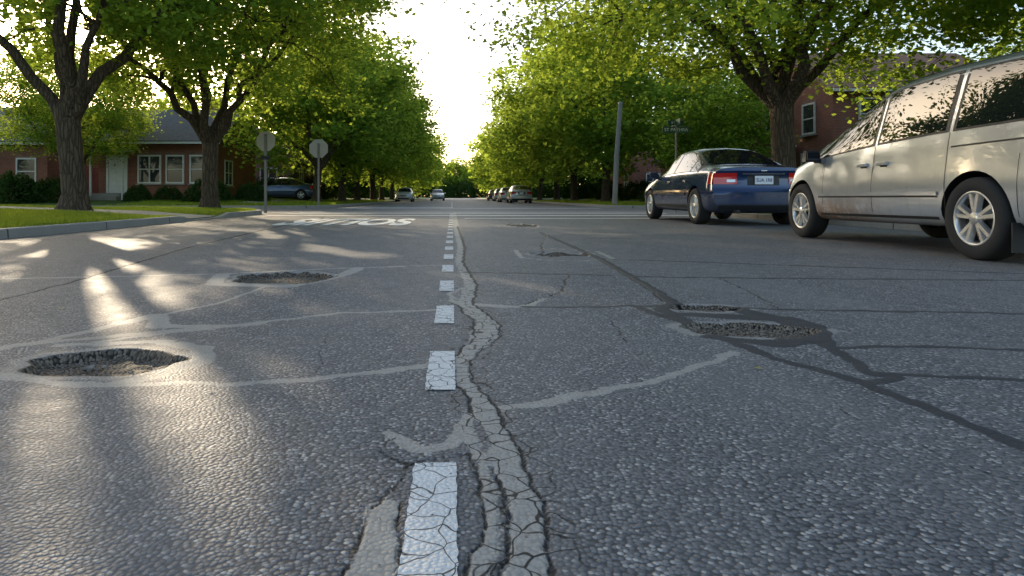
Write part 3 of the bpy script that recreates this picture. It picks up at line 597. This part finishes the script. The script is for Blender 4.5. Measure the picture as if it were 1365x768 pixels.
# ------------------------------------------------------------------ cars
def smo(a,n):
    a=a.copy()
    for _ in range(n): b=np.concatenate([[a[0]],a,[a[-1]]]); a=.25*b[:-2]+.5*b[1:-1]+.25*b[2:]
    return a
SUB=[3,3,5,6,8,5,5]
def paintmat(name,c,metal=.55,rust=0,rough=.28):
    t=NT(name); co=t.coord(); s=t.n('ShaderNodeSeparateXYZ'); t.set(s.inputs[0],co); nz=t.noise(co,3,4,.7)
    low=t.rng(t.math('ADD',s.outputs[2],t.math('MULTIPLY',nz,.35)),.80,.45); col=t.mix(t.math('MULTIPLY',low,.35 if rust else .2),c,(.14,.12,.10))
    if rust:
        m=t.math('MULTIPLY',t.rng(s.outputs[2],.66,.34),t.rng(s.outputs[1],-.6,.7)); m=t.math('MULTIPLY',m,t.rng(t.noise(co,7,5,.8),.34,.55)); col=t.mix(t.math('MULTIPLY',m,rust),col,(.20,.10,.04))
        st=t.rng(t.noise(t.mapv(co,(3,9,.9)),2,4,.7),.55,.75,0,.3); col=t.mix(t.math('MULTIPLY',st,t.rng(s.outputs[2],1.0,.6)),col,(.20,.16,.11))
    r=t.math('ADD',rough,t.math('MULTIPLY',low,.3)); mt=t.math('MULTIPLY',t.math('SUBTRACT',1,low),metal)
    return t.pbr(col,r,mt,None,.5,.7)
class Car:
    def __init__(s,P):
        s.P=P; s.L=P['L']; s.S=np.linspace(-s.L/2,s.L/2,110); s.q={}
        for k in('zb','wm','zbelt','wbelt','zr','zt','wr'):
            a=np.array(P[k],float); s.q[k]=smo(np.interp(s.S,a[:,0],a[:,1]),3)
    def g(s,k,x): return np.interp(x,s.S,s.q[k])
    def section(s,x):
        zb,wm,zbe,wb,zr,zt,wr=[float(s.g(k,x)) for k in('zb','wm','zbelt','wbelt','zr','zt','wr')]
        zm=min(s.P['zm'],zbe-.1)
        K=[(0,zb),(wm-.10,zb),(wm-.018,zb+.12),(wm,zm),(wb,zbe),(wr,zr),(wr*.62,zr+(zt-zr)*.72),(0,zt)]
        o=[]
        for i,n in enumerate(SUB):
            for j in range(n): t_=j/n; o.append((K[i][0]*(1-t_)+K[i+1][0]*t_,K[i][1]*(1-t_)+K[i+1][1]*t_))
        o.append(K[-1]); o=np.array(o); a=o.copy()
        for _ in range(2): a[2:-1]=.25*a[1:-2]+.5*a[2:-1]+.25*a[3:]
        return a
    def endT(s,p):
        p=np.array(p,float); sh=p.shape; p=p.reshape(-1,3); L=s.L/2; out=p.copy()
        for sg,key in((-1,'rear'),(1,'front')):
            bow,prof,dep=s.P[key]; w_=np.clip((p[:,1]*sg-(L-dep))/dep,0,1); w_=w_*w_*(3-2*w_)
            e=np.interp(p[:,2],[a[0] for a in prof],[a[1] for a in prof])
            out[:,1]-=sg*w_*(bow*(np.abs(p[:,0])/.88)**2.6+e)
        return out.reshape(sh)
    def pt(s,x,u,side=1):
        a=s.section(x); i=np.arange(len(a)); return (side*np.interp(u,i,a[:,0]),x,np.interp(u,i,a[:,1]))
    def body(s,name,mats,E,wheels,rw):
        secs=np.array([s.section(x) for x in s.S]); n,m,_=secs.shape
        ring=np.concatenate([secs,(secs*[-1,1])[:,-2:0:-1]],1); M=ring.shape[1]
        v=np.zeros((n,M,3)); v[:,:,0]=ring[:,:,0]; v[:,:,1]=s.S[:,None]; v[:,:,2]=ring[:,:,1]
        V=v.reshape(-1,3); F=[tuple(q) for q in grid_faces(n,M,True)]
        V=list(map(tuple,V))
        for e,idx in((0,0),(1,n-1)):
            a=secs[idx]; base=idx*M; C=10; rows=[]
            for i in range(m):
                r=[base+i] 
                if i in(0,m-1): rows.append([base+i]*(C+1)); continue
                for c_ in range(1,C): t_=1-2*c_/C; V.append((a[i,0]*t_,s.S[idx],a[i,1])); r.append(len(V)-1)
                r.append(base+(M-i)); rows.append(r)
            for i in range(m-1):
                for c_ in range(C):
                    q=[rows[i][c_],rows[i][c_+1],rows[i+1][c_+1],rows[i+1][c_]]; qq=[]
                    for z in q:
                        if z not in qq: qq.append(z)
                    if len(qq)>2: F.append(tuple(qq if e else qq[::-1]))
        V=s.endT(np.array(V))
        me=bpy.data.meshes.new(name); me.from_pydata([tuple(p) for p in V],[],F)
        bm=bmesh.new(); bm.from_mesh(me); bmesh.ops.remove_doubles(bm,verts=bm.verts,dist=1e-5); bmesh.ops.recalc_face_normals(bm,faces=bm.faces); bm.to_mesh(me); bm.free()
        for q in mats: me.materials.append(q)
        o=bpy.data.objects.new(name,me); COL.objects.link(o)
        mbv=[];mbf=[]
        for wy in wheels:
            for sg in(-1,1):
                k=36; off=len(mbv); xa,xb=sg*(s.P['hw']-.30),sg*(s.P['hw']+.3)
                for xx in(xa,xb):
                    for i in range(k): a_=i/k*2*math.pi; mbv.append((xx,wy+rw*1.12*math.cos(a_),rw+.01+rw*1.12*math.sin(a_)))
                mbf.append(tuple(off+i for i in range(k))); mbf.append(tuple(off+k+i for i in reversed(range(k)))); mbf+= [(off+i,off+k+i,off+k+(i+1)%k,off+(i+1)%k) for i in range(k)]
        cm=bpy.data.meshes.new("cut"); cm.from_pydata(mbv,[],mbf)
        bm=bmesh.new(); bm.from_mesh(cm); bmesh.ops.recalc_face_normals(bm,faces=bm.faces); bm.to_mesh(cm); bm.free()
        for q in mats: cm.materials.append(q)
        for p in cm.polygons: p.material_index=1
        co=bpy.data.objects.new("cut",cm); COL.objects.link(co)
        b=o.modifiers.new("b",'BOOLEAN'); b.operation='DIFFERENCE'; b.object=co; b.solver='EXACT'
        dg=bpy.context.evaluated_depsgraph_get(); nm=bpy.data.meshes.new_from_object(o.evaluated_get(dg))
        o.modifiers.clear(); o.data=nm; bpy.data.objects.remove(co)
        for p in nm.polygons: p.use_smooth=True
        try: nm.set_sharp_from_angle(angle=math.radians(38))
        except Exception as ex: print(ex)
        o.parent=E; return o
    def patch(s,name,s0,s1,u0,u1,mat,E,off=.004,ns=16,nu=8,sides=(1,-1),smooth=True):
        U0=u0 if callable(u0) else (lambda x:u0); U1=u1 if callable(u1) else (lambda x:u1); VV=[];FF=[];o=0
        for sd_ in sides:
            g=np.zeros((ns,nu,3))
            for i,x in enumerate(np.linspace(s0,s1,ns)):
                for j,t_ in enumerate(np.linspace(0,1,nu)):
                    g[i,j]=s.pt(x,U0(x)*(1-t_)+U1(x)*t_,sd_)
            g=s.endT(g); du=np.gradient(g,axis=0); dv=np.gradient(g,axis=1); nn=np.cross(du,dv); nn/=np.linalg.norm(nn,axis=2)[...,None]+1e-9
            cen=np.array([0,0,.6]); ref=g-cen; ref[...,1]*=.1; sg=np.sign((nn*ref).sum(-1)); nn*=np.where(sg==0,1,sg)[...,None]; g=g+nn*off
            VV.append(g.reshape(-1,3)); ff=grid_faces(ns,nu)+o; o+=ns*nu; FF.append(ff)
        return mesh_np(name,np.concatenate(VV),np.concatenate(FF),[mat],smooth=smooth,parent=E)
    def endpatch(s,name,sg,x0,x1,z0,z1,mat,E,off=.006,mirror=True,n=8):
        VV=[];FF=[];o=0
        for sd_ in ((1,-1) if mirror else (1,)):
            g=np.zeros((n,n,3))
            for i in range(n):
                for j in range(n): g[i,j]=(sd_*(x0+(x1-x0)*i/(n-1)),sg*s.L/2,z0+(z1-z0)*j/(n-1))
            g=s.endT(g); g[...,1]+=sg*off; VV.append(g.reshape(-1,3)); FF.append(grid_faces(n,n)+o); o+=n*n
        return mesh_np(name,np.concatenate(VV),np.concatenate(FF),[mat],smooth=True,parent=E)
    def sidept(s,x,z,sg):
        a=s.section(x)[7:26]; return s.endT([(sg*np.interp(z,a[:,1],a[:,0]),x,z)])[0]
def wheel(E,x,y,r,w_,sg,spokes,twin=False,rimf=.70):
    W=empty("wheel",(x,y,r)); W.parent=E
    R_=r*rimf; k=40
    prof=[(R_*.97,-w_/2+.01),(R_*1.02,-w_/2),(r*.93,-w_/2-.005),(r*.985,-w_/2+.02),(r,-w_/2+.045),(r,0),(r,w_/2-.045),(r*.985,w_/2-.02),(r*.93,w_/2+.005),(R_*1.02,w_/2),(R_*.97,w_/2-.012)]
    def lathe(prof,name,mat):
        v=[];th=np.linspace(0,2*np.pi,k,endpoint=False)
        for pr,px in prof:
            for a in th: v.append((sg*px,pr*math.cos(a),pr*math.sin(a)))
        mesh_np(name,v,grid_faces(len(prof),k,True),[mat],smooth=True,parent=W)
    lathe(prof,"tyre",M_rubber)
    lathe([(R_*1.0,w_/2-.004),(R_*.96,w_/2+.002),(R_*.90,w_/2-.012),(R_*.88,w_/2-.05),(R_*.86,-w_/2+.02)],"rim",M_alloy)
    lathe([(R_*.87,w_/2-.085),(.001,w_/2-.085)],"brake_disc",M_dkmetal)
    mb=MB()
    for i in range(spokes):
        for t_ in ((-.16,.16) if twin else (0,)):
            a=i*2*math.pi/spokes+.3; w0=.022 if twin else .045; w1=.028 if twin else .036
            a1=a+t_*1.25; a0=a+t_*.5
            ra,aa,wa=R_*.16,a0,w0; rb,ab,wb=R_*.93,a1,w1
            pa=np.array([ra*math.cos(aa),ra*math.sin(aa)]); pb=np.array([rb*math.cos(ab),rb*math.sin(ab)]); d=pb-pa; d/=np.linalg.norm(d); n=np.array([-d[1],d[0]])
            q=[pa-n*wa,pa+n*wa,pb+n*wb,pb-n*wb]; xo=w_/2-.008; xi=w_/2-.05
            q2=[pa-n*wa*.6,pa+n*wa*.6,pb+n*wb*.6,pb-n*wb*.6]
            mb.add([(sg*xi,p[0],p[1]) for p in q]+[(sg*xo,p[0],p[1]) for p in q2],[(0,3,2,1),(4,5,6,7),(0,1,5,4),(1,2,6,5),(2,3,7,6),(3,0,4,7)])
    mb.obj("spokes",[M_alloy],W)
    lathe([(R_*.25,w_/2-.05),(R_*.24,w_/2-.01),(R_*.18,w_/2-.002),(.001,w_/2)],"hub_cap",M_alloy)
SED=dict(L=4.64,zm=.62,hw=.89,zb=[(-2.32,.30),(-1.9,.21),(1.9,.2),(2.32,.25)],wm=[(-2.32,.82),(-2.1,.865),(-1.5,.89),(1.5,.89),(2.0,.86),(2.32,.78)],
 zbelt=[(-2.32,.94),(-1.5,.96),(0,.93),(.95,.90),(1.6,.82),(2.1,.74),(2.32,.66)],wbelt=[(-2.32,.77),(-2,.81),(-1.3,.84),(1,.84),(1.8,.80),(2.32,.70)],
 zr=[(-2.32,.985),(-1.8,1.04),(-1.62,1.06),(-.85,1.36),(-.55,1.41),(.1,1.415),(.35,1.36),(1.05,.97),(1.2,.93),(2.1,.79),(2.32,.70)],
 zt=[(-2.32,1.01),(-1.8,1.07),(-1.65,1.09),(-.8,1.44),(-.4,1.485),(.05,1.485),(.3,1.43),(1.1,1.01),(1.25,.98),(2.1,.84),(2.32,.72)],
 wr=[(-2.32,.68),(-1.8,.70),(-1.5,.66),(-.85,.56),(.2,.57),(1.1,.70),(1.3,.72),(2.1,.66),(2.32,.55)],
 rear=(.17,[(.25,.05),(.35,.0),(.58,0),(.64,.05),(.85,.07),(.95,.04),(1.0,.05)],.45),front=(.32,[(.2,.04),(.35,0),(.52,0),(.6,.05),(.72,.1),(.9,.2)],.6))
VAN=dict(L=4.95,zm=.66,hw=.97,zb=[(-2.475,.34),(-2.1,.26),(2,.23),(2.475,.30)],wm=[(-2.475,.89),(-2.25,.95),(-1.5,.97),(1.4,.97),(2.0,.94),(2.475,.84)],
 zbelt=[(-2.475,1.14),(-1,1.11),(.9,1.04),(1.5,1.0),(2.1,.90),(2.475,.78)],wbelt=[(-2.475,.84),(-2.2,.89),(-1.5,.92),(1.2,.92),(1.9,.87),(2.475,.72)],
 zr=[(-2.475,1.68),(-2.2,1.73),(-1,1.77),(-.3,1.75),(.0,1.69),(1.4,1.10),(1.55,1.05),(2.1,.96),(2.475,.81)],
 zt=[(-2.475,1.74),(-2.2,1.81),(-1,1.86),(-.3,1.84),(0,1.785),(1.4,1.17),(1.6,1.11),(2.1,1.01),(2.475,.84)],
 wr=[(-2.475,.68),(-2,.75),(-.1,.75),(1.4,.82),(1.55,.80),(2.1,.74),(2.475,.6)],
 rear=(.12,[(.3,.05),(.4,0),(.62,0),(.7,.05),(1.1,.06),(1.7,.2)],.4),front=(.36,[(.2,.05),(.35,0),(.58,0),(.66,.05),(.8,.13),(.95,.24)],.7))
def build(name,spec,loc,rz,sc,paint,kind,plate=""):
    E=empty(name,loc,rz,sc); C=Car(spec); wy=(-1.42,1.37) if kind=='sedan' else (-1.55,1.53); rw=.33 if kind=='sedan' else .36
    C.body("body",[paint,M_black],E,wy,rw)
    hw=spec['hw']
    for y in wy:
        for sg in(-1,1): wheel(E,sg*(hw-.115),y,rw,.21,sg,5,kind!='sedan',.66)
    if kind=='sedan':
        C.patch("window_surround",-1.50,1.0,17.3,24.9,M_black,E,.003,30,8)
        C.patch("front_side_glass",-.10,.92,17.7,24.3,M_glass,E,.006,20); C.patch("rear_side_glass",-1.02,-.16,17.7,24.3,M_glass,E,.006,16); C.patch("quarter_glass",-1.40,-1.08,17.7,24.0,M_glass,E,.006)
        C.patch("windscreen",.36,1.07,25.6,35,M_glass,E,.005,14,12); C.patch("rear_screen",-1.60,-.86,25.6,35,M_glass,E,.005,14,12)
        seams=[-.13,.98,-1.05]
        C.patch("window_chrome",-1.45,1.0,17.0,17.35,M_chrome,E,.006,30,3)
        C.patch("side_moulding",-.95,.95,9.6,10.3,paint,E,.014,20,3)
        C.patch("sill_trim",-1.0,.95,5.2,6.4,M_black,E,.004,20,3)
        C.patch("trunk_gap",-1.68,-1.672,17.6,35,M_black,E,.002,2,20); C.patch("hood_gap",1.13,1.138,17.6,35,M_black,E,.002,2,20)
        C.endpatch("tail_lamp",-1,.44,.80,.72,.91,M_red,E,.008); C.patch("tail_lamp_side",-2.31,-2.05,13.0,16.5,M_red,E,.006,8,6)
        C.endpatch("reverse_lamp",-1,.47,.60,.755,.80,M_lens,E,.012)
        C.endpatch("bumper_gap",-1,0,.8,.645,.655,M_black,E,.003); C.endpatch("lower_valance",-1,0,.74,.27,.37,M_black,E,.004)
        C.endpatch("plate_recess",-1,0,.27,.70,.87,M_black,E,.004)
        C.endpatch("trunk_chrome",-1,0,.36,.885,.905,M_chrome,E,.012); C.endpatch("round_badge",-1,0,.05,.925,.955,M_chrome,E,.012)
        C.endpatch("head_lamp",1,.42,.74,.58,.69,M_lens,E,.008); C.patch("head_lamp_side",2.0,2.28,13.5,16,M_lens,E,.006,8,6)
        C.endpatch("grille",1,0,.34,.56,.66,M_black,E,.006); C.endpatch("air_intake",1,0,.55,.30,.42,M_black,E,.006)
        mb=MB(); yb=-spec['L']/2+.05-.005; mb.b2(-.155,.155,yb-.014,yb,.715,.86,0); mb.obj("license_plate",[M_plate],E,bevel=.004)
        if plate: text("plate_lettering",plate,M_ink,(0,yb-.0165,.785),(math.pi/2,0,0),.085,E,.85,1,0,.001)
        mb=MB(); mb.box((-.45,-2.25,.25),(.07,.12,.06),0); mb.obj("exhaust",[M_dkmetal],E,bevel=.01)
        hz,hs=.80,[-.0,-.92]; my,mz=.88,.97
    else:
        C.patch("front_side_glass",-.02,1.28,17.6,24.2,M_glass,E,.006,22); C.patch("middle_side_glass",-1.14,-.14,17.6,24.2,M_glass,E,.006,18); C.patch("rear_side_glass",-2.20,-1.28,17.6,24.2,M_glass,E,.006,18)
        C.patch("front_window_trim",-.06,1.32,17.3,24.6,M_black,E,.003,22); C.patch("middle_window_trim",-1.19,-.10,17.3,24.6,M_black,E,.0035,18); C.patch("rear_window_trim",-2.25,-1.24,17.3,24.6,M_black,E,.003,18)
        C.patch("windscreen",.06,1.42,25.8,35,M_glass,E,.005,16,12)
        C.endpatch("rear_screen",-1,0,.66,1.15,1.52,M_glass,E,.006)
        seams=[-.08,.95,-1.21]
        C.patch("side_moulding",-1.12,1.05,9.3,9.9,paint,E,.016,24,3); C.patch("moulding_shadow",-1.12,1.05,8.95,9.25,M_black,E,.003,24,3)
        C.patch("slide_rail",-2.3,-1.25,15.4,15.6,M_black,E,.003,16,3)
        C.patch("sill_trim",-1.1,1.05,5.0,5.6,M_black,E,.004,20,3)
        C.patch("hood_gap",1.50,1.508,17.6,35,M_black,E,.002,2,20); C.patch("fender_gap",.98,.988,14,20,M_black,E,.002,2,10)
        C.patch("head_lamp_side",1.98,2.44,13.2,16.6,M_lens,E,.006,10,6); C.endpatch("head_lamp",1,.42,.84,.66,.78,M_lens,E,.008); C.endpatch("grille",1,0,.38,.64,.75,M_black,E,.006); C.endpatch("air_intake",1,0,.6,.32,.46,M_black,E,.006)
        C.patch("marker_lamp",2.2,2.36,9.5,10.4,M_amber,E,.006,4,3)
        C.endpatch("tail_lamp",-1,.70,.88,.85,1.3,M_red,E,.008); C.patch("roof_rail",-2.1,-.2,25.2,25.7,M_black,E,.02,30,3)
        hz,hs=.90,[.10,-.26]; my,mz=1.10,1.06
        C.patch("bumper_seam_rear",-2.0,-2.006,6,14,M_black,E,.002,2,8)
        mb=MB(); 
        for sg in(-1,1): mb.box((sg*(hw-.10),-1.55-.43,.22),(.2,.012,.24),0)
        mb.obj("mud_flaps",[M_black],E)
    for i,x in enumerate(seams): C.patch("door_gap",x-.004,x+.004,6.2,17.2,M_black,E,.0022,2,14)
    mb=MB()
    for x in hs:
        for sg in(-1,1):
            p=C.sidept(x,hz,sg); mb.box((p[0]+sg*.018,x,hz),(.03,.17,.035),0); mb.box((p[0]+sg*.003,x-.01,hz-.012),(.006,.12,.05),1)
    mb.obj("door_handles",[paint,M_black],E,bevel=.008)
    mb=MB()
    for sg in(-1,1):
        p=C.sidept(my-.1,mz-.08,sg); mb.box((p[0]+sg*.10,my,mz),(.19,.10,.14),0,0,.85); mb.box((p[0]+sg*.10,my-.054,mz),(.155,.006,.105),2); mb.box((p[0]+sg*.0,my,mz-.06),(.12,.06,.05),1)
    mb.obj("wing_mirrors",[paint if kind=='sedan' else M_black,M_black,M_glass],E,bevel=.018)
    return E
P_van=paintmat("silver_grey_paint",(.42,.45,.49),.65,.85,.28); P_blue=paintmat("dark_blue_paint",(.008,.030,.095),.25,0,.18)
P_sil=paintmat("silver_paint",(.5,.5,.5),.5); P_whi=paintmat("white_paint",(.7,.7,.69),0); P_teal=paintmat("blue_paint",(.03,.07,.14),.4)
build("parked_minivan",VAN,(5.55,7.0,0),math.radians(-3.5),1,P_van,'van')
build("parked_sedan",SED,(5.78,14.2,0),math.radians(-1),1.08,P_blue,'sedan',plate="SUA 1R8")
build("parked_sedan",SED,(5.55,53.5,0),0,1.02,P_sil,'sedan'); build("parked_sedan",SED,(5.5,64,0),0,1,P_whi,'sedan'); build("parked_sedan",SED,(5.6,74,0),0,1,P_sil,'sedan'); build("parked_sedan",SED,(5.6,86,0),0,1,P_blue,'sedan')
build("parked_sedan",SED,(-4.9,66,0),math.pi,1,P_whi,'sedan'); build("parked_sedan",SED,(-1.9,82,0),math.pi,1,P_sil,'sedan')
build("parked_sedan",SED,(-11.2,42,GZ(-11.2,42)+.03),math.pi/2,1,P_teal,'sedan')
# ------------------------------------------------------------------ light, sky, camera
w=bpy.data.worlds.new("World"); scene.world=w; w.use_nodes=True; nt=w.node_tree; nt.nodes.clear()
o=nt.nodes.new('ShaderNodeOutputWorld'); bg=nt.nodes.new('ShaderNodeBackground'); sk=nt.nodes.new('ShaderNodeTexSky'); sk.sky_type='NISHITA'; sk.sun_disc=False
sk.sun_elevation=SUN_EL; sk.sun_rotation=SUN_AZ; sk.air_density=1.0; sk.dust_density=2.2; sk.ozone_density=.6; sk.altitude=0
bg.inputs[1].default_value=.34; nt.links.new(sk.outputs[0],bg.inputs[0]); nt.links.new(bg.outputs[0],o.inputs[0])
sl=bpy.data.lights.new("sun",'SUN'); sl.energy=5; sl.angle=math.radians(.5); sl.color=(1,.82,.58)
so=bpy.data.objects.new("sun",sl); so.rotation_euler=Vector(-sd).to_track_quat('-Z','Y').to_euler(); so.location=(-20,30,15); link(so)
cam=bpy.data.cameras.new("camera"); cam.sensor_width=36; cam.lens=36*850/1365; cam.shift_x=.0582; cam.shift_y=-.0894; cam.clip_start=.05; cam.clip_end=3000
co=bpy.data.objects.new("camera",cam); co.location=(0,0,.55); co.rotation_euler=(math.pi/2,0,0); link(co); scene.camera=co
scene.view_settings.view_transform='Standard'; scene.view_settings.look='None'; scene.view_settings.exposure=0
